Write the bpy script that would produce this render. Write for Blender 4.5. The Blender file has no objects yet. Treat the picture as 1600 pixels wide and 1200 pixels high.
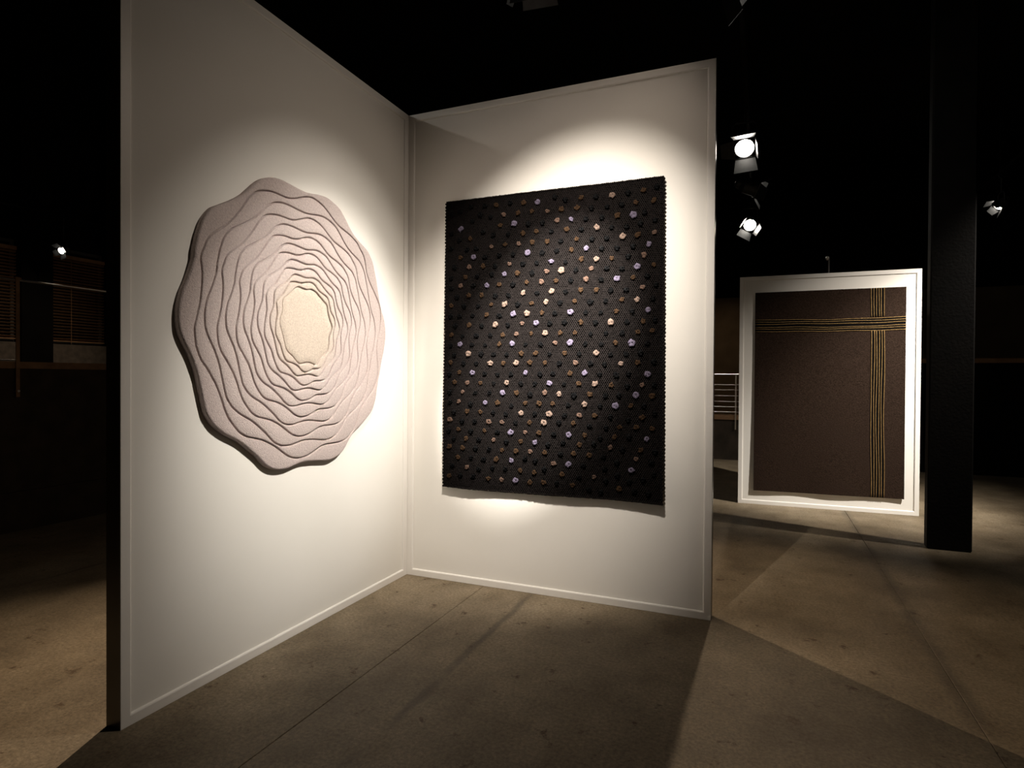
import bpy, bmesh, math, random
from mathutils import Vector, Matrix, noise

scene = bpy.context.scene
COL = scene.collection
random.seed(11)

# ------------------------------------------------------------------ camera
F_PX = 940.76
YAW, PITCH, ROLL = 0.39411, -0.0099, 0.0064
cam_d = bpy.data.cameras.new('camera')
cam_d.sensor_width = 36.0
cam_d.lens = F_PX * 36.0 / 1600.0
cam_d.clip_end = 100
cam = bpy.data.objects.new('camera', cam_d)
COL.objects.link(cam)
fwd = Vector((-math.sin(YAW) * math.cos(PITCH), math.cos(YAW) * math.cos(PITCH), math.sin(PITCH)))
rgt = Vector((math.cos(YAW), math.sin(YAW), 0))
upv = rgt.cross(fwd)
r2 = rgt * math.cos(ROLL) + upv * math.sin(ROLL)
u2 = upv * math.cos(ROLL) - rgt * math.sin(ROLL)
cm = Matrix((r2, u2, -fwd)).transposed().to_4x4()
cm.translation = Vector((2.6531, -4.1795, 1.6))
cam.matrix_world = cm
scene.camera = cam

# ------------------------------------------------------------------ world, exposure
w = bpy.data.worlds.new('dark_hall')
w.use_nodes = True
w.node_tree.nodes['Background'].inputs[0].default_value = (0, 0, 0, 1)
w.node_tree.nodes['Background'].inputs[1].default_value = 0
scene.world = w
vs = scene.view_settings
vs.view_transform = 'Standard'
vs.look = 'None'
vs.gamma = 1
vs.use_curve_mapping = False
vs.exposure = 0.0

# ------------------------------------------------------------------ stage spots of the hall, and added fill spots
WARM = (1.0, 0.945, 0.865)
AMBER = (1.0, 0.77, 0.54)


def spot(name, loc, target, watts, deg, blend, color=WARM, size=0.05, oval=None, roll=0.0):
    ld = bpy.data.lights.new(name, 'SPOT')
    ld.energy = watts
    ld.color = color
    ld.spot_size = math.radians(deg)
    ld.spot_blend = blend
    ld.shadow_soft_size = size
    o = bpy.data.objects.new(name, ld)
    COL.objects.link(o)
    d = Vector(target) - Vector(loc)
    q = d.to_track_quat('-Z', 'Y').to_matrix() @ Matrix.Rotation(math.radians(roll), 3, 'Z')
    o.matrix_world = Matrix.Translation(loc) @ q.to_4x4()
    if oval:
        o.scale = (oval[0], oval[1], 1)
    return o


def beam(name, loc, target, cones, **kw):
    """one lamp whose beam has a hot core and a soft skirt: (watts, degrees) cones"""
    for (watts, deg), col in zip(cones, (WARM, (1.0, 0.905, 0.80), (1.0, 0.83, 0.68))):
        spot(name, loc, target, watts, deg, 1.0, color=col, **kw)


# round rug on the left panel
beam('spot_round_rug', (2.9, -0.60, 4.35), (0, -0.98, 1.64), ((1060, 34), (400, 46), (62, 80)), size=0.012)
# dotted rug on the right panel
beam('spot_dotted_rug', (1.75, -2.3, 4.35), (1.21, 0, 1.93), ((7400, 29), (1080, 56), (40, 84)), size=0.012, oval=(1.0, 0.8), roll=35)
# striped rug on the far panel
beam('spot_striped_rug', (6.0, 2.3, 4.35), (4.30, 4.2, 1.40), ((1500, 44), (950, 64)), size=0.02)
# behind the panels, left side of the hall: one lamp rakes the floor past the left panel, its neighbour past the right one
spot('spot_behind_left_panel', (-2.7, 4.2, 4.40), (0.0, -3.7, 0.0), 2800, 33, 1.0, AMBER, 0.012)
spot('spot_behind_right_panel', (-2.7, 4.2, 4.40), (3.0, 0.4, 0.0), 1300, 29, 1.0, AMBER, 0.010)
# added fill spots that brighten the left gallery, back railing and far wall
spot('fill_gallery', (-1.5, 0.3, 4.40), (-6.0, 0.7, 1.95), 170, 26, 1.0, AMBER, 0.03)
spot('fill_back_railing', (1.6, 5.6, 4.40), (2.0, 8.7, 0.7), 150, 40, 1.0, WARM, 0.03)
spot('fill_far_wall', (1.2, 8.0, 4.60), (1.9, 11.5, 1.9), 70, 46, 1.0, AMBER, 0.03)
spot('spot_over_left_panel', (-1.5, -1.6, 4.43), (1.2, 0.0, 3.2), 17, 90, 0.8, WARM, 0.02)

# ------------------------------------------------------------------ materials
def mat(name, color, rough=0.6, spec=0.3, metal=0.0):
    m = bpy.data.materials.new(name)
    m.use_nodes = True
    b = m.node_tree.nodes['Principled BSDF']
    b.inputs['Base Color'].default_value = (*color, 1)
    b.inputs['Roughness'].default_value = rough
    b.inputs['Specular IOR Level'].default_value = spec
    b.inputs['Metallic'].default_value = metal
    return m, m.node_tree, b


def nd(nt, t, **kw):
    n = nt.nodes.new(t)
    for k, v in kw.items():
        if k in n.inputs:
            n.inputs[k].default_value = v
        else:
            setattr(n, k, v)
    return n


def noisy(m3, c1, c2, scale, detail=4, bump=0.0, bscale=None, dist=0.01):
    """mottle the base colour between c1 and c2 and add fine relief"""
    m, nt, b = m3
    tc = nd(nt, 'ShaderNodeTexCoord')
    n = nd(nt, 'ShaderNodeTexNoise', Scale=scale, Detail=detail)
    nt.links.new(tc.outputs['Object'], n.inputs['Vector'])
    r = nd(nt, 'ShaderNodeValToRGB')
    r.color_ramp.elements[0].position = 0.3
    r.color_ramp.elements[1].position = 0.7
    r.color_ramp.elements[0].color = (*c1, 1)
    r.color_ramp.elements[1].color = (*c2, 1)
    nt.links.new(n.outputs['Fac'], r.inputs[0])
    nt.links.new(r.outputs[0], b.inputs['Base Color'])
    if bump:
        n2 = nd(nt, 'ShaderNodeTexNoise', Scale=bscale or scale * 3, Detail=2)
        nt.links.new(tc.outputs['Object'], n2.inputs['Vector'])
        bp = nd(nt, 'ShaderNodeBump', Strength=bump, Distance=dist)
        nt.links.new(n2.outputs['Fac'], bp.inputs['Height'])
        nt.links.new(bp.outputs[0], b.inputs['Normal'])
    return m


M = {}
M['paint'] = noisy(mat('white_panel_paint', (0.78, 0.75, 0.70), 0.42, 0.45), (0.77, 0.74, 0.69), (0.80, 0.775, 0.73), 3, bump=0.04, bscale=240, dist=0.002)
M['board'] = noisy(mat('white_panel_board', (0.78, 0.75, 0.70), 0.75, 0.15), (0.77, 0.745, 0.69), (0.79, 0.765, 0.715), 2, bump=0.03, bscale=180, dist=0.002)
M['black'] = noisy(mat('black_hall_paint', (0.006, 0.006, 0.006), 0.9, 0.05), (0.004, 0.004, 0.004), (0.008, 0.007, 0.006), 2)
M['can'] = noisy(mat('black_lamp_enamel', (0.02, 0.02, 0.02), 0.45, 0.4), (0.015, 0.015, 0.015), (0.03, 0.03, 0.03), 14)
M['steel'] = noisy(mat('brushed_steel', (0.45, 0.42, 0.38), 0.35, 0.5, 1.0), (0.40, 0.37, 0.33), (0.5, 0.47, 0.42), 20)
M['column'] = noisy(mat('black_column_paint', (0.012, 0.011, 0.010), 0.7, 0.2), (0.004, 0.004, 0.004), (0.008, 0.007, 0.006), 6, bump=0.2, bscale=40)
M['wood'] = noisy(mat('brown_ledge_wood', (0.16, 0.09, 0.05), 0.6, 0.2), (0.13, 0.07, 0.035), (0.2, 0.115, 0.06), 9)
M['slat'] = noisy(mat('brown_slat_wood', (0.20, 0.11, 0.055), 0.55, 0.25), (0.24, 0.13, 0.06), (0.36, 0.20, 0.10), 12)
M['dado'] = noisy(mat('dark_brown_low_wall', (0.03, 0.024, 0.018), 0.85, 0.1), (0.022, 0.018, 0.013), (0.04, 0.03, 0.022), 5, bump=0.2)
M['backwall'] = noisy(mat('brown_back_wall', (0.12, 0.085, 0.05), 0.9, 0.1), (0.10, 0.07, 0.04), (0.14, 0.10, 0.06), 3)
M['sill'] = noisy(mat('grey_concrete_sill', (0.12, 0.10, 0.085), 0.9, 0.1), (0.09, 0.078, 0.066), (0.15, 0.125, 0.105), 14, bump=0.3)
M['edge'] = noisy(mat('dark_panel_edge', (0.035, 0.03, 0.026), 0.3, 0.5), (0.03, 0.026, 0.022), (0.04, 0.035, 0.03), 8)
M['glass'] = mat('night_window_glass', (0.004, 0.004, 0.005), 0.06, 0.5)[0]
M['rod'] = mat('dark_rod', (0.05, 0.045, 0.04), 0.5, 0.3)[0]


def lens_mat(strength):
    m, nt, b = mat('glowing_lamp_lens', (0.8, 0.8, 0.8), 0.2)
    b.inputs['Emission Color'].default_value = (1.0, 0.93, 0.82, 1)
    b.inputs['Emission Strength'].default_value = strength
    return m


M['lens_lit'] = lens_mat(55.0)
M['lens_dim'] = lens_mat(2.0)
M['lens_off'] = mat('unlit_lamp_lens', (0.06, 0.06, 0.06), 0.08, 0.6)[0]

# concrete: brown-grey trowelled slab with mottling, pores, rusty streaks and one dark soiled joint
def concrete():
    m, nt, b = mat('worn_concrete', (0.2, 0.165, 0.12), 0.62, 0.25)
    L = nt.links.new
    tc = nd(nt, 'ShaderNodeTexCoord')
    big = nd(nt, 'ShaderNodeTexNoise', Scale=1.1, Detail=8, Roughness=0.65)
    fine = nd(nt, 'ShaderNodeTexNoise', Scale=55, Detail=7, Roughness=0.75)
    strm = nd(nt, 'ShaderNodeMapping')
    strm.inputs['Scale'].default_value = (3.5, 1.6, 1.0)
    strk = nd(nt, 'ShaderNodeTexNoise', Scale=1.6, Detail=7, Roughness=0.7)
    L(tc.outputs['Object'], big.inputs['Vector'])
    L(tc.outputs['Object'], fine.inputs['Vector'])
    L(tc.outputs['Object'], strm.inputs['Vector'])
    L(strm.outputs[0], strk.inputs['Vector'])
    r1 = nd(nt, 'ShaderNodeValToRGB')
    e = r1.color_ramp.elements
    e[0].position, e[0].color = 0.32, (0.130, 0.101, 0.066, 1)
    e[1].position, e[1].color = 0.70, (0.325, 0.266, 0.185, 1)
    L(big.outputs['Fac'], r1.inputs[0])
    r2_ = nd(nt, 'ShaderNodeValToRGB')
    e = r2_.color_ramp.elements
    e[0].position, e[0].color = 0.35, (0.52, 0.50, 0.47, 1)
    e[1].position, e[1].color = 0.65, (1.12, 1.1, 1.06, 1)
    L(fine.outputs['Fac'], r2_.inputs[0])
    r3 = nd(nt, 'ShaderNodeValToRGB')
    e = r3.color_ramp.elements
    e[0].position, e[0].color = 0.30, (0.82, 0.79, 0.74, 1)
    e[1].position, e[1].color = 0.55, (1, 1, 1, 1)
    L(strk.outputs['Fac'], r3.inputs[0])
    mx = nd(nt, 'ShaderNodeMix', data_type='RGBA', blend_type='MULTIPLY')
    mx.inputs[0].default_value = 1
    L(r1.outputs[0], mx.inputs[6]); L(r2_.outputs[0], mx.inputs[7])
    mx2 = nd(nt, 'ShaderNodeMix', data_type='RGBA', blend_type='MULTIPLY')
    mx2.inputs[0].default_value = 1
    L(mx.outputs[2], mx2.inputs[6]); L(r3.outputs[0], mx2.inputs[7])
    # dark pits and blots
    vor = nd(nt, 'ShaderNodeTexNoise', Scale=7.0, Detail=9, Roughness=0.72)
    L(tc.outputs['Object'], vor.inputs['Vector'])
    r4 = nd(nt, 'ShaderNodeValToRGB')
    e = r4.color_ramp.elements
    e[0].position, e[0].color = 0.60, (0, 0, 0, 1)
    e[1].position, e[1].color = 0.66, (1, 1, 1, 1)
    L(vor.outputs['Fac'], r4.inputs[0])
    mx3 = nd(nt, 'ShaderNodeMix', data_type='RGBA')
    L(r4.outputs[0], mx3.inputs[0]); L(mx2.outputs[2], mx3.inputs[6])
    mx3.inputs[7].default_value = (0.070, 0.042, 0.020, 1)
    # soiled line along the joint x = 1.085 and x = 3.6 : |x - x0 + wobble| < width(noise)
    sep = nd(nt, 'ShaderNodeSeparateXYZ')
    L(tc.outputs['Object'], sep.inputs[0])
    cur = mx3.outputs[2]
    for x0, wid, amt in ((1.085, 0.036, 0.55), (3.60, 0.07, 0.45), (-2.53, 0.03, 0.5)):
        wob = nd(nt, 'ShaderNodeTexNoise', Scale=3.0, Detail=5)
        L(tc.outputs['Object'], wob.inputs['Vector'])
        a = nd(nt, 'ShaderNodeMath', operation='MULTIPLY_ADD')
        a.inputs[1].default_value = 0.06
        a.inputs[2].default_value = -0.03 - x0
        L(wob.outputs['Fac'], a.inputs[0])
        s = nd(nt, 'ShaderNodeMath', operation='ADD')
        L(sep.outputs[0], s.inputs[0]); L(a.outputs[0], s.inputs[1])
        ab = nd(nt, 'ShaderNodeMath', operation='ABSOLUTE')
        L(s.outputs[0], ab.inputs[0])
        mr = nd(nt, 'ShaderNodeMapRange')
        mr.inputs[1].default_value = wid * 0.3
        mr.inputs[2].default_value = wid
        mr.inputs[3].default_value = amt
        mr.inputs[4].default_value = 0
        L(ab.outputs[0], mr.inputs[0])
        brk = nd(nt, 'ShaderNodeTexNoise', Scale=2.4, Detail=6)
        L(tc.outputs['Object'], brk.inputs['Vector'])
        rb = nd(nt, 'ShaderNodeMapRange')
        rb.inputs[1].default_value = 0.36
        rb.inputs[2].default_value = 0.56
        L(brk.outputs['Fac'], rb.inputs[0])
        mu = nd(nt, 'ShaderNodeMath', operation='MULTIPLY')
        L(mr.outputs[0], mu.inputs[0]); L(rb.outputs[0], mu.inputs[1])
        mm = nd(nt, 'ShaderNodeMix', data_type='RGBA')
        L(mu.outputs[0], mm.inputs[0]); L(cur, mm.inputs[6])
        mm.inputs[7].default_value = (0.050, 0.040, 0.030, 1)
        cur = mm.outputs[2]
    L(cur, b.inputs['Base Color'])
    bp = nd(nt, 'ShaderNodeBump', Strength=0.35, Distance=0.004)
    L(fine.outputs['Fac'], bp.inputs['Height'])
    L(bp.outputs[0], b.inputs['Normal'])
    return m


M['concrete'] = concrete()


def wool(name, c1, c2, scale=60, bump=0.5, bscale=420, dist=0.004, sheen=0.15):
    m3 = mat(name, c1, 0.95, 0.05)
    noisy(m3, c1, c2, scale, 5, bump, bscale, dist)
    m3[2].inputs['Sheen Weight'].default_value = sheen
    m3[2].inputs['Sheen Roughness'].default_value = 0.5
    return m3[0]


# ------------------------------------------------------------------ mesh helpers
def mesh_obj(name, verts, faces, m, parent=None, smooth=False):
    me = bpy.data.meshes.new(name)
    me.from_pydata([tuple(v) for v in verts], [], faces)
    me.update()
    if smooth:
        me.polygons.foreach_set('use_smooth', [True] * len(me.polygons))
    me.materials.append(m)
    o = bpy.data.objects.new(name, me)
    COL.objects.link(o)
    if parent:
        o.parent = parent
    return o


def box_vf(x0, x1, y0, y1, z0, z1, ch=0.0):
    if ch <= 0:
        v = [(x0, y0, z0), (x1, y0, z0), (x1, y1, z0), (x0, y1, z0), (x0, y0, z1), (x1, y0, z1), (x1, y1, z1), (x0, y1, z1)]
        f = [(0, 3, 2, 1), (4, 5, 6, 7), (0, 1, 5, 4), (1, 2, 6, 5), (2, 3, 7, 6), (3, 0, 4, 7)]
        return v, f
    bm = bmesh.new()
    bmesh.ops.create_cube(bm, size=1)
    for q in bm.verts:
        q.co = Vector(((x0 + x1) / 2 + q.co.x * (x1 - x0), (y0 + y1) / 2 + q.co.y * (y1 - y0), (z0 + z1) / 2 + q.co.z * (z1 - z0)))
    bmesh.ops.bevel(bm, geom=bm.edges[:], offset=ch, segments=1, affect='EDGES')
    bm.verts.index_update()
    v = [tuple(q.co) for q in bm.verts]
    f = [tuple(k.index for k in p.verts) for p in bm.faces]
    bm.free()
    return v, f


def box(name, b, m, parent=None, ch=0.0):
    v, f = box_vf(*b, ch=ch)
    return mesh_obj(name, v, f, m, parent)


def tube(path, r, n=8, cap=True):
    """round bar along a list of points"""
    P = [Vector(p) for p in path]
    V, Fc = [], []
    for i, p in enumerate(P):
        t = (P[min(i + 1, len(P) - 1)] - P[max(i - 1, 0)]).normalized()
        a = Vector((0, 0, 1)) if abs(t.z) < 0.9 else Vector((1, 0, 0))
        s = t.cross(a).normalized()
        u = s.cross(t)
        for k in range(n):
            an = 2 * math.pi * k / n
            V.append(p + s * math.cos(an) * r + u * math.sin(an) * r)
    for i in range(len(P) - 1):
        for k in range(n):
            Fc.append((i * n + k, i * n + (k + 1) % n, (i + 1) * n + (k + 1) % n, (i + 1) * n + k))
    if cap:
        Fc.append(tuple(reversed(range(n))))
        Fc.append(tuple((len(P) - 1) * n + k for k in range(n)))
    return V, Fc


def merge(parts):
    V, Fc = [], []
    for v, f in parts:
        o = len(V)
        V += list(v)
        Fc += [tuple(i + o for i in q) for q in f]
    return V, Fc


def xf(vf, mtx):
    return [mtx @ Vector(v) for v in vf[0]], vf[1]


def lathe(prof, n=24, closed=False):
    V, Fc = [], []
    for r, h in prof:
        for k in range(n):
            a = 2 * math.pi * k / n
            V.append((r * math.cos(a), r * math.sin(a), h))
    for i in range(len(prof) - 1):
        for k in range(n):
            Fc.append((i * n + k, i * n + (k + 1) % n, (i + 1) * n + (k + 1) % n, (i + 1) * n + k))
    if closed:
        Fc.append(tuple(reversed(range(n))))
        Fc.append(tuple((len(prof) - 1) * n + k for k in range(n)))
    return V, Fc


def thing(name, label, cat, loc=(0, 0, 0), rotz=0.0, group=None):
    o = bpy.data.objects.new(name, None)
    o.empty_display_size = 0.1
    COL.objects.link(o)
    o.location = loc
    o.rotation_euler = (0, 0, rotz)
    return tag(o, label, cat, group)


def tag(o, label, cat, group=None):
    o['label'] = label
    o['category'] = cat
    if group:
        o['group'] = group
    return o


def struct(o, label=None):
    o['kind'] = 'structure'
    if label:
        o['label'] = label
    return o


# ------------------------------------------------------------------ the hall
floor = struct(box('floor', (-4.4, 9.5, -8.0, 8.55, -0.25, -0.1), M['concrete']), 'brown grey worn concrete hall floor')
xs = [-4.4, -2.53, 0.69, 3.6, 9.5]
for i in range(4):
    for (y0, y1) in ((-8.0, 2.72), (2.72, 8.55)):
        g = 0.0014
        box('concrete_slab', (xs[i] + (g if i else 0), xs[i + 1] - (g if i < 3 else 0), y0 + (g if y0 > 0 else 0), y1 - (g if y1 < 3 else 0), -0.1, 0.0), M['concrete'], floor, ch=0.002)
struct(box('ceiling', (-7.0, 9.5, -8.0, 12.0, 6.2, 6.3), M['black']), 'black hall ceiling')
struct(box('wall_right', (9.5, 9.65, -8.0, 12.0, -0.25, 6.2), M['black']), 'black side wall of the hall')
struct(box('wall_front', (-7.0, 9.5, -8.15, -8.0, -0.25, 6.2), M['black']), 'black wall behind the viewer')
# low wall carrying the left gallery
struct(box('wall_left', (-4.75, -4.4, -8.0, 8.55, -0.25, 1.665), M['dado']), 'dark low wall below the left gallery')
struct(box('baseboard_left', (-4.4, -4.37, -8.0, 8.55, 0.0, 0.405), M['dado']), 'dark plinth along the left gallery wall')
struct(box('trim_1', (-4.75, -4.36, -8.0, 8.55, 1.665, 1.735), M['wood']), 'brown wooden ledge along the left gallery')
struct(box('floor_gallery', (-6.2, -4.75, -8.0, 8.55, 1.5, 1.6), M['dado']), 'dark gallery floor')
# window wall of the gallery
WX = -6.2
struct(box('wall_gallery', (WX - 0.3, WX - 0.12, -8.0, 8.55, -0.25, 6.2), M['black']), 'black wall behind the gallery blinds')
struct(box('wall_gallery_pier', (WX - 0.12, WX + 0.10, 0.524, 0.899, 1.6, 6.2), M['black']), 'black pier between the two blinds')
struct(box('wall_gallery_end', (WX - 0.12, WX + 0.10, 1.64, 8.55, 1.6, 6.2), M['black']), 'black wall beside the blind')
bays = ((-0.95, 0.524), (0.899, 1.64))
for i, (y0, y1) in enumerate(bays):
    wn = struct(box('window_%d' % (i + 1), (WX - 0.10, WX - 0.085, y0 + 0.04, y1 - 0.04, 2.06, 3.30), M['glass']), 'dark night window behind the blind')
    for nm, bb in (('window_frame', (WX - 0.11, WX - 0.06, y0, y0 + 0.04, 2.02, 3.34)), ('window_frame', (WX - 0.11, WX - 0.06, y1 - 0.04, y1, 2.02, 3.34)),
                   ('window_frame', (WX - 0.11, WX - 0.06, y0 + 0.04, y1 - 0.04, 3.30, 3.34)), ('window_frame', (WX - 0.11, WX - 0.06, y0 + 0.04, y1 - 0.04, 2.02, 2.06))):
        box(nm, bb, M['rod'], wn)
    struct(box('trim_%d' % (i + 2), (WX - 0.11, WX + 0.06, y0, y1, 1.6, 2.02), M['sill'], ch=0.01), 'grey concrete window parapet')

slat_v, slat_f = box_vf(-0.017, 0.017, -0.5, 0.5, -0.0016, 0.0016)
ct, st = math.cos(0.45), math.sin(0.45)
slat_v = [(x * ct - z * st, y, x * st + z * ct) for x, y, z in slat_v]
slat_me = bpy.data.meshes.new('slat')
slat_me.from_pydata(slat_v, [], slat_f)
slat_me.materials.append(M['slat'])
blind_lab = ('brown slatted blind cut by the left edge of the picture', 'brown slatted blind next to the back of the round rug panel')
for i, (y0, y1) in enumerate(bays):
    t = thing('window_blind', blind_lab[i], 'blind', (WX, (y0 + y1) / 2, 2.065), group='blinds on the gallery windows')
    wd = y1 - y0 - 0.02
    for k in range(27):
        s = bpy.data.objects.new('slat', slat_me)
        COL.objects.link(s)
        s.parent = t
        s.location = (0, 0, 0.03 + k * 0.0415)
        s.scale = (1, wd, 1)
    box('bottom_rail', (-0.016, 0.016, -wd / 2, wd / 2, -0.006, 0.008), M['slat'], t)
    box('head_rail', (-0.025, 0.025, -wd / 2, wd / 2, 1.13, 1.18), M['slat'], t)
    for yy in ((-0.096,) if i else (0.33, -0.3)):
        v, f = tube([(0.022, yy, -0.05), (0.022, yy, 1.15)], 0.004, 6)
        c = mesh_obj('cord', v, f, M['slat'], t)
        v, f = lathe([(0.004, 0.03), (0.012, 0.0), (0.014, -0.03), (0.006, -0.035)], 8, True)
        mesh_obj('tassel', [(x + 0.022, y + yy, z - 0.06) for x, y, z in v], f, M['rod'], c)

# railing of the left gallery
t = thing('gallery_railing', 'thin steel handrail with flat post above the left ledge', 'railing', (-4.4, 0, 1.735))
v, f = tube([(0.03, -6.0, 0.832), (0.03, 8.0, 0.832)], 0.011)
mesh_obj('handrail', v, f, M['steel'], t)
for yy in (-4.345, -2.395, -0.445, 1.505, 3.455):
    po = box('post', (0.045, 0.055, yy - 0.022, yy + 0.012, -0.36, 0.86), M['wood'], t)
    box('bracket', (0.028, 0.05, yy - 0.03, yy + 0.03, 0.836, 0.858), M['wood'], po)
    v, f = tube([(0.0, yy, -0.30), (0.06, yy, -0.30)], 0.012)
    mesh_obj('bolt', v, f, M['steel'], po)
v, f = tube([(0.03, -6.0, 0.012), (0.03, -0.46, 0.012)], 0.008)
mesh_obj('lower_rail', v, f, M['steel'], t)

# back of the hall
struct(box('wall_back', (-4.4, 4.6, 8.55, 8.8, -0.25, 0.80), M['dado']), 'dark low wall at the back of the hall')
struct(box('trim_4', (-4.4, 4.6, 8.52, 8.82, 0.80, 0.89), M['wood']), 'brown ledge of the low back wall')
struct(box('wall_back_right', (4.6, 9.5, 8.30, 8.8, -0.25, 1.906), M['black']), 'black wall at the back right')
struct(box('trim_5', (4.6, 9.5, 8.27, 8.82, 1.906, 1.984), M['wood']), 'brown wooden ledge at the back right')
struct(box('wall_far', (-7.0, 9.5, 11.5, 11.6, -0.25, 3.60), M['backwall']), 'brown wall beyond the back railing')
struct(box('wall_far_upper', (-7.0, 9.5, 11.6, 12.0, -0.25, 6.2), M['black']), 'black upper back wall')
struct(box('floor_back', (-7.0, 9.5, 8.8, 11.5, -0.25, 0.0), M['dado']), 'dark floor beyond the back railing')
t = thing('back_railing', 'steel cable railing seen between the dotted rug panel and the striped rug panel', 'railing', (2.17, 8.52, 0.89))
v, f = tube([(-4.0, -0.03, 0.81), (2.3, -0.03, 0.81)], 0.016)
mesh_obj('handrail', v, f, M['steel'], t)
for xx in (-2.0, 0.0, 2.0):
    po = box('post', (xx - 0.012, xx + 0.012, -0.055, -0.035, -0.28, 0.80), M['steel'], t)
for z in (0.604, 0.502, 0.386, 0.271, 0.168, 0.065):
    v, f = tube([(-4.0, -0.03, z), (2.3, -0.03, z)], 0.004, 6)
    mesh_obj('cable', v, f, M['steel'], t)

# column
cv, cf = box_vf(4.115, 4.47, 2.62, 2.75, 0.0, 6.2, ch=0.012)
col = mesh_obj('steel_column', cv, cf, M['column'])
tag(col, 'black square column standing in front of the striped rug panel', 'column')

# ------------------------------------------------------------------ display panels
FW, T = 0.054, 0.096


def panel(name, label, W, H, loc, rotz):
    """local: x along the panel, -y to the front, z up; front plane of the frame at y = 0"""
    t = thing(name, label, 'display panel', loc, rotz, 'white framed display panels')
    prof = [(0, 0), (FW - 0.009, 0), (FW, 0.010), (FW, T), (0, T)]
    prof = [(0.0015, 0), (FW - 0.009, 0), (FW - 0.003, 0.003), (FW, 0.012), (FW, T), (0, T), (0, 0.0015)]

    def rail(nm, A, B, inn):
        A, B, inn = Vector(A), Vector(B), Vector(inn)
        d = (B - A).normalized()
        n = len(prof)
        V = []
        for s, base in ((1, A), (-1, B)):
            for o, dep in prof:
                p = base + d * s * o + inn * o
                V.append((p.x, dep, p.y))
        Fc = [(k, (k + 1) % n, n + (k + 1) % n, n + k) for k in range(n)]
        Fc += [tuple(reversed(range(n))), tuple(range(n, 2 * n))]
        me = mesh_obj(nm, V, Fc, M['paint'], t)
        bm = bmesh.new()
        bm.from_mesh(me.data)
        bmesh.ops.recalc_face_normals(bm, faces=bm.faces)
        bm.to_mesh(me.data)
        bm.free()
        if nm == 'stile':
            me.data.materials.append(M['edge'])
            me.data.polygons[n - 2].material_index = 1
    rail('bottom_rail', (0, 0), (W, 0), (0, 1))
    rail('top_rail', (0, H), (W, H), (0, -1))
    rail('stile', (0, 0), (0, H), (1, 0))
    rail('stile', (W, 0), (W, H), (-1, 0))
    box('board', (FW, W - FW, 0.012, 0.030, FW, H - FW), M['board'], t)
    return t


H = 3.711
panel('display_panel', 'tall white framed panel on the left carrying the pale round rug', 2.364, H, (0, -2.364, 0), math.pi / 2)
pr_ = panel('display_panel', 'tall white framed panel carrying the black dotted rug', 2.354, H, (0, 0, 0), 0)
box('corner_light_stop', (-T, 0, 0.0, T, 0, H), M['paint'], pr_)  # unseen filler added behind the corner to stop light leaking between the panels
FX, FY, FWID, FA, FH = 2.3727, 4.1508, 2.0026, 0.03134, 2.9197
pf = panel('display_panel', 'smaller white framed panel at the back carrying the striped brown rug', FWID, FH, (FX, FY, 0), FA)
v, f = tube([(1.04, T + 0.05, 2.2), (1.04, T + 0.05, 3.11)], 0.009, 8)
rd = mesh_obj('support_rod', v, f, M['rod'], pf)
v, f = lathe([(0.004, -0.03), (0.02, -0.015), (0.024, 0.0), (0.018, 0.018), (0.003, 0.026)], 12, True)
mesh_obj('knob', [(x + 1.025, y + T + 0.05, z + 3.13) for x, y, z in v], f, M['steel'], rd, True)
box('rod_clip', (1.02, 1.06, T, T + 0.06, 2.3, 2.34), M['rod'], pf)

# ------------------------------------------------------------------ round rug: 13 wavy tiers cut by grooves
K0 = ((-1.21, 1.908), [880,880,878,869,856,843,834,830,828,830,837,845,855,866,877,879,879,873,865,855,845,838,837,839,843,849,860,874,884,889,888,883,876,864,852,843,840,842,847,854,865,877,888,894,897,897,891,878,864,854,851,853,859,867,874,881,889,892,886,881,871,859,850,844,843,841,839,842,847,854,859,864,869,869,866,862,854,840,833,832,833,836,841,850,857,864,874,882,882,882,872,859,847,840,837,841,849,861,873,885,889,889,888,884,875,864,853,846,842,844,849,857,867,877,885,890,891,887,880,870,859,850,843,842,845,851,860,871,884,889,889,885,877,870,861,854,843,841,842,846,854,864,871,877])
K1 = ((-1.204, 1.912), [781,791,801,803,805,804,799,790,777,768,763,759,760,764,771,781,790,797,800,803,805,801,793,780,770,762,760,761,765,773,784,796,807,813,816,814,809,802,793,784,776,775,779,790,801,814,825,834,836,833,828,816,801,787,777,773,777,783,791,800,808,815,817,815,808,797,784,770,759,752,752,757,767,781,790,798,806,810,809,802,791,780,769,761,755,754,758,770,786,799,803,802,807,803,797,790,781,773,767,767,771,779,791,802,810,815,818,816,807,795,783,775,772,774,783,795,807,816,823,827,826,819,810,797,787,780,776,775,777,783,794,806,816,821,818,818,811,793,780,773,769,767,768,773])
K11 = ((-1.197, 1.914), [258,260,262,264,266,268,268,266,263,261,258,256,256,258,261,264,267,270,274,277,279,278,275,270,266,262,259,259,260,262,265,271,277,281,285,286,285,283,281,277,273,272,274,276,280,284,286,288,287,285,280,275,270,268,266,266,266,269,273,276,278,278,278,276,271,266,260,257,255,253,253,253,254,259,268,271,271,271,270,268,264,259,255,254,256,259,262,266,271,276,278,278,275,272,268,265,263,261,261,263,267,273,277,280,282,281,280,277,275,272,269,267,268,269,272,276,280,284,287,290,289,286,283,279,276,273,271,268,270,272,275,278,281,283,282,275,268,262,257,254,253,254,255,257])
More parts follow.
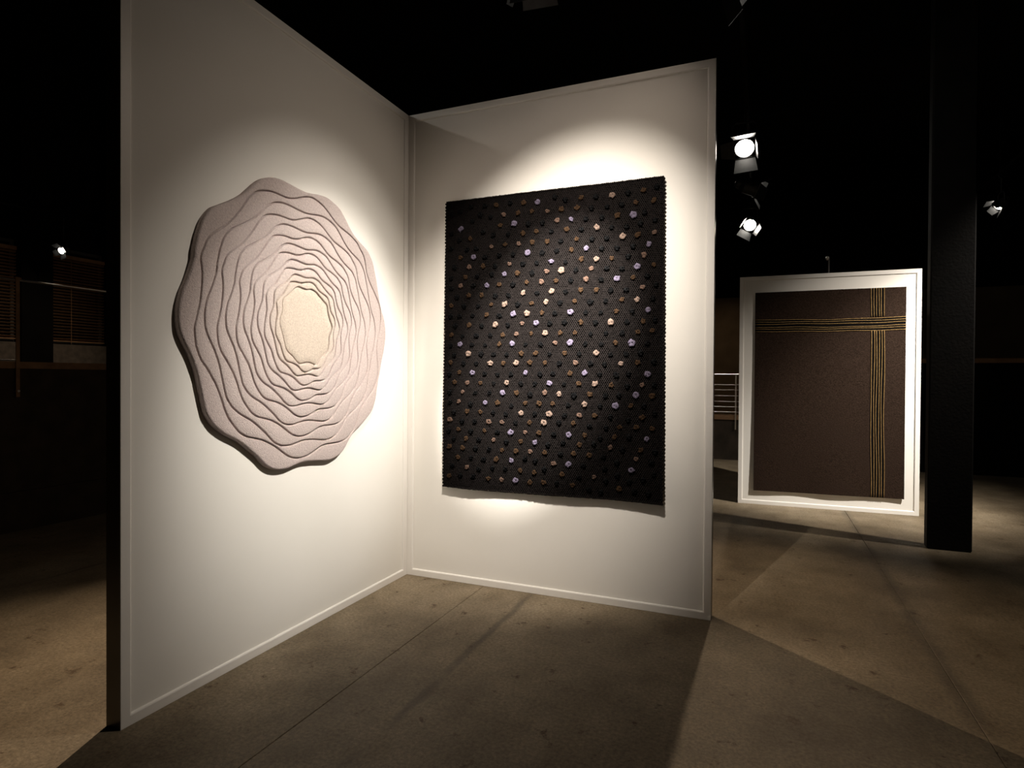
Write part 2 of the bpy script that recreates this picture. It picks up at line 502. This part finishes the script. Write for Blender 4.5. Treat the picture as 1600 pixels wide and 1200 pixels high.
K12 = ((-1.193, 1.916), [228,227,225,223,221,219,218,217,217,218,218,220,222,224,228,231,232,233,233,232,230,229,228,228,230,232,235,238,241,243,244,242,238,234,232,229,227,226,227,230,234,239,246,252,253,250,246,241,238,235,234,235,236,237,238,239,241,241,240,237,234,230,227,224,220,218,216,216,219,223,228,233,236,237,234,232,228,225,222,220,219,220,220,222,224,228,233,237,238,237,234,231,230,229,229,229,229,230,232,234,236,237,237,237,237,235,231,228,226,226,228,230,233,237,241,245,246,245,244,242,239,237,235,235,235,237,239,241,244,248,249,247,242,236,230,226,223,222,223,225,228,230,230,229])
DOTS = '''789,2902,b 1010,2896,b 1119,2891,l 849,2825,t 967,2825,b 1075,2826,b 1195,2816,t 490,2749,l 820,2747,b 936,2748,l 1048,2737,k 1157,2735,k 568,2668,b 888,2675,k
1008,2672,b 1113,2676,b 1229,2666,k 749,2594,t 862,2599,b 972,2598,t 1082,2600,b 1197,2594,b 407,2602,k 624,2588,k 815,2525,k 926,2522,k 1045,2522,l 1158,2516,k
487,2530,b 600,2524,l 697,2518,k 1331,2883,k 1449,2887,b 1557,2883,k 1671,2882,c 1782,2885,k 1891,2890,b 1960,2812,b 1837,2812,b 1302,2819,b 1419,2817,b 1524,2806,k
1637,2805,k 1743,2808,k 1270,2743,t 1376,2741,l 1488,2734,k 1600,2733,k 1709,2736,b 1820,2729,l 1901,2738,k 1343,2671,b 1455,2661,k 1567,2666,c 1671,2657,k 1779,2652,k
1303,2590,k 1418,2596,b 1531,2586,k 1639,2582,k 1748,2586,c 1855,2589,b 1967,2595,t 1269,2523,k 1382,2522,b 1490,2522,l 1601,2515,k 1710,2509,k 1822,2513,k 1929,2517,l
1788,2444,k 1898,2446,t 436,2455,k 563,2450,t 679,2451,b 781,2444,k 899,2452,t 1007,2445,k 1117,2445,k 1231,2448,l 530,2375,b 631,2377,k 751,2384,k 857,2378,l
965,2379,b 1081,2374,k 1195,2378,t 490,2308,t 601,2308,k 714,2302,l 814,2303,b 928,2298,k 1038,2307,b 1156,2306,t 459,2224,k 562,2233,b 668,2231,b 782,2220,k
891,2220,k 1009,2230,c 1119,2225,k 1234,2231,c 409,2160,b 522,2152,k 639,2148,k 750,2155,b 863,2152,c 969,2148,k 1080,2152,b 1193,2154,c 485,2076,k 596,2078,k
713,2077,b 818,2070,k 931,2078,l 1043,2079,c 1162,2077,b 448,2003,k 565,2003,b 673,1996,k 786,2003,c 889,1996,k 1004,2006,t 1118,2006,l 1223,1999,k 414,1931,b
511,1921,k 628,1924,k 745,1924,k 848,1922,b 961,1928,t 1079,1927,b 1190,1929,c 1337,2435,k 1455,2449,b 1566,2443,c 1673,2440,b 1308,2379,c 1415,2374,k 1529,2377,t
1641,2372,k 1749,2363,k 1855,2371,l 1966,2375,b 1267,2306,b 1378,2300,k 1491,2303,t 1600,2297,k 1711,2297,l 1824,2299,b 1924,2303,k 1341,2222,k 1454,2229,b 1566,2225,b
1672,2218,k 1780,2215,k 1890,2227,t 1301,2144,k 1411,2151,b 1524,2142,k 1637,2145,k 1748,2148,b 1855,2144,c 1961,2148,k 1261,2071,k 1380,2076,l 1492,2068,k 1602,2064,k
1711,2069,b 1821,2066,k 1931,2071,l 1337,2001,k 1459,1999,b 1564,1995,k 1673,1992,c 1785,1993,k 1897,1994,b 1304,1927,b 1415,1926,b 1529,1917,k 1639,1917,k 1753,1917,k
1862,1922,b 1958,1927,b 490,1857,l 592,1853,k 704,1849,k 820,1853,b 925,1855,l 1034,1849,k 1155,1848,k 443,1777,k 563,1785,c 671,1781,k 776,1777,k 882,1776,k
1000,1782,b 1114,1782,b 1225,1776,k 412,1716,b 522,1713,k 632,1710,k 750,1710,c 854,1711,b 961,1713,c 1069,1715,b 1188,1713,b 488,1642,b 599,1639,l 702,1631,k
810,1626,k 918,1629,k 1037,1640,l 1151,1632,k 1253,1633,k 448,1566,b 560,1562,t 668,1561,b 778,1558,k 885,1563,c 999,1558,k 1110,1559,k 1226,1562,l 407,1488,k
519,1491,t 628,1486,k 745,1487,k 853,1489,l 964,1489,b 1074,1479,k 1188,1494,t 488,1417,t 588,1397,k 708,1412,l 811,1411,b 922,1391,k 1036,1415,b 1147,1415,b
1252,1415,b 446,1332,k 560,1341,b 669,1341,b 776,1339,k 879,1328,k 1002,1341,c 1111,1338,k 1226,1338,c 412,1274,t 518,1265,k 626,1266,k 741,1268,t 847,1268,t
958,1267,k 1069,1273,b 1184,1274,c 1267,1856,t 1381,1855,l 1493,1847,k 1604,1842,k 1708,1849,b 1817,1847,l 1928,1845,k 1339,1782,b 1448,1776,k 1569,1779,c 1674,1769,k
1781,1770,k 1880,1777,k 1302,1708,k 1421,1713,t 1530,1707,k 1631,1699,k 1747,1705,c 1861,1711,b 1380,1636,b 1487,1639,l 1598,1629,k 1713,1627,k 1930,1629,l 1338,1558,k
1447,1563,b 1565,1562,c 1680,1554,b 1791,1548,k 1894,1557,t 1298,1487,c 1411,1477,k 1527,1487,b 1638,1478,k 1734,1485,k 1854,1486,l 1962,1484,b 1369,1409,k 1489,1415,c
1602,1407,k 1709,1409,l 1817,1412,b 1907,1415,k 1340,1331,k 1452,1337,t 1564,1338,b 1675,1334,k 1896,1334,b 1300,1281,k 1407,1279,b 487,1201,b 593,1190,k 705,1199,b
813,1191,k 920,1194,l 1034,1198,t 1145,1199,b 447,1126,k 553,1131,b 663,1128,k 780,1130,t 884,1121,k 999,1130,b 1113,1127,l 1216,1116,k 410,1063,b 523,1060,b
633,1060,k 745,1061,k 848,1057,b 964,1054,b 1075,1057,t 1191,1057,b 483,986,b 597,990,k 701,979,k 804,986,b 926,982,l 1037,1004,k 436,919,k 561,913,t
662,903,k 773,918,k 879,917,k 998,911,b 1109,905,b 408,836,b 505,846,k 616,845,k 739,836,b 847,834,t 961,837,l 1075,830,b 1185,838,b 1741,1264,b
1857,1266,b 1964,1261,b 1376,1194,l 1492,1196,b 1604,1180,k 1706,1193,b 1929,1189,l 1333,1135,k 1453,1126,b 1558,1138,k 1675,1118,t 1890,1110,b 1412,1062,b 1525,1055,b
1628,1051,k 1857,1047,t 1261,982,t 1375,982,l 1825,969,l 1327,907,b 1455,895,k 1562,905,t 1287,842,k 1405,835,b 1742,833,b 1851,824,k 402,2864,k 1985,1105,k
697,2906,k 589,2801,k 1906,909,k 1645,883,k 1527,813,k 1723,1015,k 1806,1197,k 1979,951,k 681,2710,k 478,2663,k 1942,815,k 484,2881,k 576,2911,k 1981,1365,k
1252,2914,k 1800,1634,k 1979,2904,k 905,2907,k 1263,1194,k 741,2819,k 1645,1256,k 1189,935,k 1728,927,k 407,2373,k 1761,1107,k 1970,1717,k 1484,981,k 1640,967,k
408,2720,k 1981,2240,k 1316,1053,k 1970,2679,k 1964,1029,k 401,1189,k 655,2842,k 1611,801,k 1529,1264,k 766,2681,k 1799,1315,k 1116,991,k 545,2588,k 407,2079,k
410,1851,k 1976,2001,k 1810,888,k 1978,1558,k 1871,2665,k 410,1410,k 413,2292,k 403,1629,k'''
N_SEEN = 376


def contour(k, n=360):
    """centre and radius samples of groove k (0 = outline ... 12 = rim of the centre field)"""
    if k % 2 == 0:
        tt = (0, .22, .415, .59, .74, .88, 1)[k // 2]
        A, B = K0, K12
    else:
        tt = (0, .25, .475, .665, .843, 1)[k // 2]
        A, B = K1, K11
    c = (A[0][0] * (1 - tt) + B[0][0] * tt, A[0][1] * (1 - tt) + B[0][1] * tt)
    m = len(A[1])
    P = []
    for i in range(n):
        x = i * m / n
        j = int(x)
        fr = x - j

        def cr(R):
            a, b, q, d = R[(j - 1) % m], R[j % m], R[(j + 1) % m], R[(j + 2) % m]
            return .5 * (2 * b + (q - a) * fr + (2 * a - 5 * b + 4 * q - d) * fr * fr + (3 * b - a - 3 * q + d) * fr ** 3)
        r = (cr(A[1]) * (1 - tt) + cr(B[1]) * tt) / 1000.0
        th = -math.pi + 2 * math.pi * i / n
        P.append(Vector((c[0] + r * math.cos(th), c[1] + r * math.sin(th))))
    return P


TH = 0.036          # pile height of the round rug
BASE_X = -0.012     # face of the recessed board
rug = thing('round_rug', 'pale pink round rug carved with wavy concentric grooves on the left panel', 'rug', (BASE_X, -1.21, 1.05))
CONT = [contour(k) for k in range(13)]
NP = 360


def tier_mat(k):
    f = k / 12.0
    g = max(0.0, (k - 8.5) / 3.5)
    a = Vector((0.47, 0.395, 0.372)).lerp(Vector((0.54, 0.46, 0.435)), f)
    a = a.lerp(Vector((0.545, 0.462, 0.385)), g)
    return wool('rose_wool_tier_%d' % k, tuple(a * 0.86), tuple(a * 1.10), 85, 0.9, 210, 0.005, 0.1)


for k in range(13):
    outer = CONT[k]
    V, Fc = [], []
    rows = []
    if k < 12:
        inner = CONT[k + 1]
        first = k == 0
        for i in range(NP):
            a, b = outer[i], inner[i]
            wdt = (b - a).length
            d = (b - a) / max(wdt, 1e-6)
            # groove offset measured across the groove: correct for oblique bands
            tg = (outer[(i + 1) % NP] - outer[i - 1]).normalized()
            nrm = Vector((-tg.y, tg.x))
            ca = max(0.45, abs(nrm.dot(d)))
            tg2 = (inner[(i + 1) % NP] - inner[i - 1]).normalized()
            cb = max(0.45, abs(Vector((-tg2.y, tg2.x)).dot(d)))
            lim = wdt * 0.45
            gd = 0.017
            row = []
            if first:
                prof_o = [(0.0, 0.0), (0.0, 0.025), (0.0025, 0.0315), (0.007, 0.0352), (0.013, 0.0362)]
            else:
                prof_o = [(0.0, TH - gd), (0.0024, TH - gd * 0.92), (0.0040, TH - 0.005), (0.0062, TH - 0.001), (0.010, TH)]
            prof_i = [(0.010, TH), (0.0062, TH - 0.001), (0.0040, TH - 0.005), (0.0024, TH - gd * 0.92), (0.0, TH - gd)]
            for o, h in prof_o:
                p = a + d * min(o / ca, lim * o / 0.010 if o < 0.010 else lim)
                row.append((h, p.x, p.y))
            for o, h in prof_i:
                p = b - d * min(o / cb, lim * o / 0.010 if o < 0.010 else lim)
                row.append((h, p.x, p.y))
            p = inner[i]
            row.append((0.0, p.x, p.y))
            if not first:
                row.append((0.0, a.x, a.y))
            rows.append(row)
        m = len(rows[0])
        for row in rows:
            V += row
        for i in range(NP):
            j = (i + 1) % NP
            for q in range(m):
                q2 = (q + 1) % m
                Fc.append((i * m + q, j * m + q, j * m + q2, i * m + q2))
    else:
        c = sum(outer, Vector((0, 0))) / NP
        fr = [(0.0, 0.0), (0.0, TH - 0.016), (0.004, TH - 0.006), (0.010, TH - 0.003)]
        m = 9
        for i in range(NP):
            a = outer[i]
            L_ = (c - a).length
            d = (c - a) / L_
            for o, h in fr:
                p = a + d * o
                V.append((h, p.x, p.y))
            for q in range(1, 6):
                p = a + d * (0.010 + (L_ - 0.010) * (q / 6.0))
                V.append((TH - 0.003 + 0.0015 * noise.noise(Vector((p.x * 22, p.y * 22, 3))), p.x, p.y))
        V.append((TH - 0.003, c.x, c.y))
        V.append((0, c.x, c.y))
        for i in range(NP):
            j = (i + 1) % NP
            for q in range(m - 1):
                Fc.append((i * m + q, j * m + q, j * m + q + 1, i * m + q + 1))
            Fc.append((i * m + m - 1, j * m + m - 1, len(V) - 2))
            Fc.append((j * m, i * m, len(V) - 1))
    V = [(h, y + 1.21, z - 1.05) for h, y, z in V]
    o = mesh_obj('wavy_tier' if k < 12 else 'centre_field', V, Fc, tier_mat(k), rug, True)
    bm = bmesh.new()
    bm.from_mesh(o.data)
    bmesh.ops.recalc_face_normals(bm, faces=bm.faces)
    bm.to_mesh(o.data)
    bm.free()
    if k == 12:
        o['label'] = 'cream centre field of the round rug'

# ------------------------------------------------------------------ dotted rug
RX0, RX1, RZ0, RZ1 = 0.352, 2.030, 0.752, 2.968
drug = thing('dotted_rug', 'black knotted rug with rows of cream, lilac and brown pompoms', 'rug', ((RX0 + RX1) / 2, 0.012, RZ0))


def rug2_pt(u, v):
    """u, v in 0..1 -> world point of the front face, hanging a little off the board"""
    x = RX0 + (RX1 - RX0) * u + 0.008 * (v - 0.5) * (1 - 2 * u)
    z = RZ0 + (RZ1 - RZ0) * v
    # slack bottom hem
    hem = (1 - v) ** 2
    off = 0.030 + 0.008 * (1 - v) + hem * (0.007 * math.sin(u * 13 + 0.4) + 0.008 * u)
    off += 0.003 * math.sin(9 * u + 4 * v) + 0.003 * math.sin(7 * v - 3 * u)
    z -= 0.006 * hem * math.sin(u * 6.0)
    return Vector((x, 0.012 - off, z))


NU, NV = 84, 111
V, Fc = [], []
for side in (0, 1):
    for j in range(NV + 1):
        for i in range(NU + 1):
            p = rug2_pt(i / NU, j / NV)
            if side:
                p.y += 0.014
            V.append(p)
S0 = (NU + 1) * (NV + 1)
for j in range(NV):
    for i in range(NU):
        a = j * (NU + 1) + i
        Fc.append((a, a + 1, a + NU + 2, a + NU + 1))
        Fc.append((S0 + a, S0 + a + NU + 1, S0 + a + NU + 2, S0 + a + 1))
ring = [i for i in range(NU + 1)] + [j * (NU + 1) + NU for j in range(1, NV + 1)] + [NV * (NU + 1) + i for i in range(NU - 1, -1, -1)] + [j * (NU + 1) for j in range(NV - 1, 0, -1)]
for q in range(len(ring)):
    a, b = ring[q], ring[(q + 1) % len(ring)]
    Fc.append((b, a, S0 + a, S0 + b))
org = Vector(drug.location)
M['knot'] = wool('black_brown_wool', (0.0047, 0.0037, 0.0034), (0.0092, 0.0074, 0.0070), 130, 0.3, 500, 0.003, 0.0)
mesh_obj('ground_weave', [p - org for p in V], Fc, M['knot'], drug, True)
# knots of the pile in slanting rows: too many to pick apart, joined
V, Fc = [], []
pit = 0.0145
nj = int((RZ1 - RZ0) / (pit * 0.86))
ni = int((RX1 - RX0) / pit)
for j in range(nj + 1):
    for i in range(ni + 1):
        u = (i + 0.5 * (j % 2)) / ni
        v = j / nj
        if u > 1.002:
            continue
        p = rug2_pt(u, v) - org
        edge = i == 0 or j == 0 or j == nj or u > 0.995
        r = 0.0068 * random.uniform(0.8, 1.1) * (1.6 if edge else 1)
        h = 0.010 * random.uniform(0.7, 1.2)
        s = random.uniform(-0.3, 0.3)
        o = len(V)
        for q in range(5):
            an = s + q * 2 * math.pi / 5
            V.append((p.x + r * math.cos(an), p.y + 0.001, p.z + r * math.sin(an)))
        for q in range(5):
            an = s + q * 2 * math.pi / 5
            V.append((p.x + 0.62 * r * math.cos(an), p.y - h * 0.75, p.z + 0.62 * r * math.sin(an)))
        V.append((p.x, p.y - h, p.z))
        for q in range(5):
            q2 = (q + 1) % 5
            Fc.append((o + q, o + q2, o + 5 + q2, o + 5 + q))
            Fc.append((o + 5 + q, o + 5 + q2, o + 10))
        if edge:
            Fc.append(tuple(o + q for q in (4, 3, 2, 1, 0)))
kn = mesh_obj('pile_knots', V, Fc, M['knot'], drug, True)
kn['kind'] = 'stuff'

PC = {'c': ('cream_pompom_wool', (0.085, 0.058, 0.045), (0.125, 0.090, 0.072)),
      't': ('tan_pompom_wool', (0.042, 0.025, 0.018), (0.072, 0.046, 0.035)),
      'b': ('brown_pompom_wool', (0.015, 0.0080, 0.0040), (0.032, 0.0180, 0.0095)),
      'l': ('lilac_pompom_wool', (0.058, 0.049, 0.072), (0.098, 0.083, 0.115)),
      'k': ('black_pompom_wool', (0.0008, 0.0008, 0.0009), (0.0018, 0.0018, 0.002))}
PM = {}
for k, (nm, a, b) in PC.items():
    PM[k] = wool(nm, a, b, 90, 0.6, 260, 0.004, 0.0)
PM['k'].node_tree.nodes['Principled BSDF'].inputs['Roughness'].default_value = 0.5
PM['k'].node_tree.nodes['Principled BSDF'].inputs['Specular IOR Level'].default_value = 0.03


def pom_mesh(k, seed):
    """rosette of loops: a lumpy dome with a dimple in the middle"""
    V, Fc = [], []
    n = 10
    lump = random.Random(seed)
    ph = lump.uniform(0, 6)
    amp = [lump.uniform(0.78, 1.15) for _ in range(n)]
    prof = [(0.95, 0.0), (1.05, 0.5), (0.72, 0.95), (0.30, 0.72)]
    for r, h in prof:
        for q in range(n):
            an = ph + 2 * math.pi * q / n
            rr = r * amp[q] * (1.0 if q % 2 else 0.86)
            hh = h * (0.9 + 0.25 * ((q * 7 + seed) % 3 - 1)) if h > 0.6 else h
            V.append((rr * math.cos(an), -hh * 0.9, rr * math.sin(an)))
    V.append((0, -0.45, 0))
    for i in range(3):
        for q in range(n):
            q2 = (q + 1) % n
            Fc.append((i * n + q, i * n + q2, (i + 1) * n + q2, (i + 1) * n + q))
    for q in range(n):
        Fc.append((3 * n + q, 3 * n + (q + 1) % n, 4 * n))
    me = bpy.data.meshes.new('pompom_%s' % PC[k][0])
    me.from_pydata(V, [], Fc)
    me.polygons.foreach_set('use_smooth', [True] * len(me.polygons))
    me.materials.append(PM[k])
    return me


POM = {k: [pom_mesh(k, s + 17 * ord(k)) for s in range(5)] for k in PC}
pts = [(int(a) / 1000, int(b) / 1000, c) for a, b, c in (q.split(',') for q in DOTS.split())]
# pompoms that show: every coloured one, then the black ones nearest the middle of the rug
order = [p for p in pts if p[2] != 'k']
blk = sorted((p for p in pts if p[2] == 'k'), key=lambda p: (p[0] - 1.15) ** 2 + (p[1] - 1.9) ** 2)
order += blk[:298 - len(order)]
rest = blk[298 - sum(1 for p in pts if p[2] != 'k'):]


def pom_place(a, b):
    p = rug2_pt((a - RX0) / (RX1 - RX0), (b - RZ0) / (RZ1 - RZ0))
    return Vector((a, p.y - 0.002, b)) - org


for a, b, c in order:
    o = bpy.data.objects.new('pompom', random.choice(POM[c]))
    COL.objects.link(o)
    o.parent = drug
    o.location = pom_place(a, b)
    s = random.uniform(0.0195, 0.0245) * (1.05 if c in 'lc' else 0.93)
    o.scale = (s * random.uniform(0.9, 1.1), s * 0.9, s * random.uniform(0.9, 1.1))
    o.rotation_euler = (0, random.uniform(0, 6.28), 0)
V, Fc = [], []
for a, b, c in rest:
    me = random.choice(POM['k'])
    o = len(V)
    p = pom_place(a, b)
    V += [tuple(p + q.co * 0.021) for q in me.vertices]
    Fc += [tuple(i + o for i in f.vertices) for f in me.polygons]
pr = mesh_obj('dark_pompoms', V, Fc, PM['k'], drug, True)
pr['kind'] = 'stuff'

# ------------------------------------------------------------------ striped rug on the far panel (local frame of that panel)
srug = thing('striped_rug', 'dark brown rug crossed by thin gold stripes on the far panel', 'rug', (FX, FY, 0), FA)
SU0, SU1, SZ0, SZ1 = 0.186, 1.846, 0.186, 2.712


def rug3_pt(u, z, lift=0.0):
    v = (z - SZ0) / (SZ1 - SZ0)
    hem = (1 - v) ** 3
    off = 0.016 + 0.014 * hem + 0.006 * hem * math.sin(u * 7)
    return Vector((u, 0.012 - off - lift, z - 0.006 * hem * (1 - u)))


M['brown'] = wool('dark_brown_wool', (0.012, 0.0072, 0.0050), (0.034, 0.021, 0.015), 95, 0.8, 120, 0.006, 0.0)
M['gold'] = wool('gold_wool_cord', (0.15, 0.094, 0.038), (0.26, 0.165, 0.070), 60, 0.3, 300, 0.003, 0.0)
M['jet'] = wool('black_wool_band', (0.0030, 0.0025, 0.0022), (0.0055, 0.0045, 0.004), 90, 0.3, 300, 0.003, 0.0)


def slab3(name, u0, u1, z0, z1, front, back, m, nu=20, nz=30, wob=None):
    V, Fc = [], []
    for side in (0, 1):
        for j in range(nz + 1):
            for i in range(nu + 1):
                u = u0 + (u1 - u0) * i / nu
                z = z0 + (z1 - z0) * j / nz
                if wob:
                    u, z = wob(u, z)
                V.append(rug3_pt(u, z, back if side else front))
    s0 = (nu + 1) * (nz + 1)
    for j in range(nz):
        for i in range(nu):
            a = j * (nu + 1) + i
            Fc.append((a, a + 1, a + nu + 2, a + nu + 1))
            Fc.append((s0 + a, s0 + a + nu + 1, s0 + a + nu + 2, s0 + a + 1))
    ring = [i for i in range(nu + 1)] + [j * (nu + 1) + nu for j in range(1, nz + 1)] + [nz * (nu + 1) + i for i in range(nu - 1, -1, -1)] + [j * (nu + 1) for j in range(nz - 1, 0, -1)]
    for q in range(len(ring)):
        a, b = ring[q], ring[(q + 1) % len(ring)]
        Fc.append((b, a, s0 + a, s0 + b))
    return mesh_obj(name, V, Fc, m, srug, False)


def wob_h(u, z):
    return u, z + 0.006 * math.sin(u * 3.4 + 0.6) + 0.0025 * math.sin(u * 11)


def wob_v(u, z):
    return u + 0.008 * (1.4 - z) / 1.2 + 0.004 * math.sin(z * 4.1), z


slab3('ground_weave', SU0, SU1, SZ0, SZ1, 0.0, -0.012, M['brown'], 30, 44)
HZ = [2.352, 2.327, 2.299, 2.258, 2.235, 2.206]
HU = [1.493, 1.522, 1.547, 1.575, 1.600, 1.628]
slab3('crosswise_band', SU0 + .001, SU1 - .001, HZ[-1] - 0.006, HZ[0] + 0.006, 0.002, -0.006, M['jet'], 40, 2, wob_h)
slab3('lengthwise_band', HU[0], HU[-1], SZ0 + .001, HZ[-1] - 0.010, 0.002, -0.006, M['jet'], 2, 40, wob_v)
slab3('lengthwise_band', HU[0], HU[-1], HZ[0] + 0.016, SZ1 - .001, 0.002, -0.006, M['jet'], 2, 12, wob_v)
for n_, z in enumerate(HZ):
    path = []
    for i in range(41):
        u = SU0 + 0.001 + (SU1 - SU0 - 0.002) * i / 40
        uu, zz = wob_h(u, z)
        path.append(rug3_pt(uu, zz + 0.0022 * math.sin(u * 5 + n_ * 1.7), 0.004))
    v, f = tube(path, 0.0043, 6)
    mesh_obj('gold_stripe', v, f, M['gold'], srug, True)
for n_, u in enumerate(HU):
    for z0, z1, seg in ((SZ0 + 0.001, HZ[-1] - 0.004, 40), (HZ[0] + 0.012, SZ1 - 0.001, 10)):
        path = []
        for i in range(seg + 1):
            z = z0 + (z1 - z0) * i / seg
            uu, zz = wob_v(u, z)
            path.append(rug3_pt(uu + 0.0022 * math.sin(z * 6 + n_ * 2.1), zz, 0.004))
        v, f = tube(path, 0.0043, 6)
        mesh_obj('gold_stripe', v, f, M['gold'], srug, True)

# ------------------------------------------------------------------ stage lamps with barn doors
PIPE_Z = 4.86


def lamp(label, loc, target, lens, k=1.0, roll=0.0, doors=(28, 28, 28, 28), watts=0, deg=60, blend=0.6, color=AMBER, pipe_z=PIPE_Z, pipe_x=None, size=0.05):
    """doors: opening angle of the flaps (top, right, bottom, left) away from the beam"""
    t = thing('stage_lamp', label, 'stage lamp', loc, group='stage lamps hanging in the dark')
    d = (Vector(target) - Vector(loc)).normalized()
    R = (d.to_track_quat('Z', 'Y').to_matrix() @ Matrix.Rotation(math.radians(roll), 3, 'Z') @ Matrix.Scale(k, 3)).to_4x4()
    v, f = lathe([(0.02, -0.33), (0.06, -0.325), (0.075, -0.30), (0.078, -0.25), (0.112, -0.19), (0.114, -0.03), (0.122, -0.028), (0.122, 0.0), (0.106, 0.0), (0.106, -0.04)], 28)
    v, f = xf((v, f), R)
    mesh_obj('can', v, f, M['can'], t, False)
    v, f = lathe([(0.106, -0.02), (0.08, -0.008), (0.045, 0.0), (0.002, 0.004)], 28, True)
    v, f = xf((v, f), R)
    mesh_obj('lens', v, f, lens, t, True)
    hw = 0.122
    # square collar that carries the flaps
    ring = []
    for sx, sy, ex, ey in ((-hw, hw - .012, hw, hw), (-hw, -hw, hw, -hw + .012), (-hw, -hw, -hw + .012, hw), (hw - .012, -hw, hw, hw)):
        ring.append(box_vf(sx, ex, sy, ey, -0.004, 0.008))
    v, f = xf(merge(ring), R)
    mesh_obj('door_frame', v, f, M['can'], t)
    for q in range(4):
        a = math.radians(doors[q])
        ln = 0.17 if q % 2 == 0 else 0.15
        w0, w1 = 0.112, (0.135 if q % 2 == 0 else 0.085)
        V = []
        for th_ in (0, 0.004):
            for s, tt, wd_ in ((-1, 0, w0), (1, 0, w0), (1, ln, w1), (-1, ln, w1)):
                V.append((s * wd_, hw + math.sin(a) * tt + math.cos(a) * th_, 0.008 + math.cos(a) * tt - math.sin(a) * th_))
        Fq = [(0, 1, 2, 3), (7, 6, 5, 4), (0, 4, 5, 1), (1, 5, 6, 2), (2, 6, 7, 3), (3, 7, 4, 0)]
        Rq = R @ Matrix.Rotation(-q * math.pi / 2, 4, 'Z')
        v, f = xf((V, Fq), Rq)
        mesh_obj('barn_door', v, f, M['can'], t)
    # yoke and hook clamp
    side = Vector((d.y, -d.x, 0)).normalized()
    ctr = -d * 0.11 * k
    zt = pipe_z - loc[2]
    top = min(zt - 0.10, 0.34 * k)
    yk = []
    pth = [ctr + side * 0.135 * k, ctr + side * 0.135 * k + Vector((0, 0, top - ctr.z - 0.03)), ctr + side * 0.10 * k + Vector((0, 0, top - ctr.z)),
           ctr - side * 0.10 * k + Vector((0, 0, top - ctr.z)), ctr - side * 0.135 * k + Vector((0, 0, top - ctr.z - 0.03)), ctr - side * 0.135 * k]
    v, f = tube(pth, 0.011 * k, 6)
    mesh_obj('yoke', v, f, M['can'], t)
    for s in (1, -1):
        v, f = tube([ctr + side * s * 0.108 * k, ctr + side * s * 0.165 * k], 0.018 * k, 8)
        mesh_obj('tilt_knob', v, f, M['can'], t)
    ct_ = ctr + Vector((0, 0, top - ctr.z))
    px_ = (pipe_x if pipe_x is not None else loc[0] + ct_.x) - loc[0]
    v, f = tube([ct_, Vector((ct_.x, ct_.y, zt - 0.075)), Vector((px_, ct_.y, zt - 0.062)), Vector((px_, ct_.y, zt - 0.0245))], 0.014 * k, 8)
    mesh_obj('hook_clamp', v, f, M['can'], t)
    if watts:
        p = Vector(loc) + d * 0.03 * k
        spot('spot_of_stage_lamp', p, Vector(loc) + d * 5, watts, deg, blend, color, size)
    return t, Vector(loc) + ct_


def pipe(label, A, B, r=0.024):
    A, B = Vector(A), Vector(B)
    t = thing('lighting_pipe', label, 'pipe', A)
    v, f = tube([Vector(), B - A], r, 10)
    mesh_obj('tube', v, f, M['black'], t)
    n = 4
    for i in range(n):
        p = (B - A) * ((i + 0.5) / n)
        v, f = tube([p, Vector((p.x, p.y, 6.2 - A.z))], 0.008, 6)
        mesh_obj('hanger', v, f, M['black'], t)


lamp('bright lit stage lamp with open barn doors nearest beside the dotted rug panel', (2.43, 3.52, 4.35), (2.55, -1.5, 0.0), M['lens_lit'], 1.0, 4, (34, 8, 40, 100), watts=340, deg=27, blend=1.0, pipe_x=2.45)
lamp('dark stage lamp turned aside between the two lit lamps', (2.56, 5.3, 4.37), (5.56, 5.9, 3.17), M['lens_lit'], 1.0, 30, (40, 40, 40, 40), watts=30, deg=50, pipe_x=2.45)
lamp('small lit stage lamp, lowest of the column of lamps by the dotted rug panel', (2.42, 7.38, 4.35), (2.72, 0.5, 0.4), M['lens_lit'], 0.95, -32, (10, 22, 38, 18), watts=130, deg=44, blend=1.0, pipe_x=2.45)
lamp('stage lamp cut by the top edge of the picture', (2.47, 0.50, 4.50), (3.9, 1.3, 3.2), M['lens_lit'], 1.0, 10, (25, 30, 30, 25), watts=20, deg=50, pipe_x=2.45)
lamp('unlit black stage lamp at the top edge above the dotted rug panel', (1.12, -0.16, 4.44), (1.0, 0.9, 2.0), M['lens_off'], 1.0, 0, (25, 25, 25, 25), pipe_z=4.92)
lamp('small lit stage lamp at the right, beyond the black column', (6.03, 7.5, 4.35), (3.6, 7.0, 2.6), M['lens_lit'], 0.62, 20, (30, 20, 35, 20), watts=15, deg=60, blend=0.8, pipe_x=6.05)
lamp('small glowing spotlight above the slatted blind at the left', (-5.5, 0.64, 3.16), (-4.9, -1.8, 1.9), M['lens_lit'], 0.36, 15, (60, 60, 60, 60), watts=4, deg=120, blend=0.8, pipe_z=3.6, pipe_x=-5.5)
pipe('black lighting pipe hung above the floor from front to back', (2.45, -3.0, PIPE_Z), (2.45, 8.4, PIPE_Z))
pipe('black lighting pipe hung across the top of the dotted rug panel', (-1.0, -0.3, PIPE_Z + 0.06), (4.5, -0.3, PIPE_Z + 0.06))
pipe('black lighting pipe at the right side of the hall', (6.05, 1.0, PIPE_Z), (6.05, 8.4, PIPE_Z))
pipe('short black pipe above the gallery blind', (-5.5, -1.5, 3.6), (-5.5, 2.5, 3.6), 0.015)
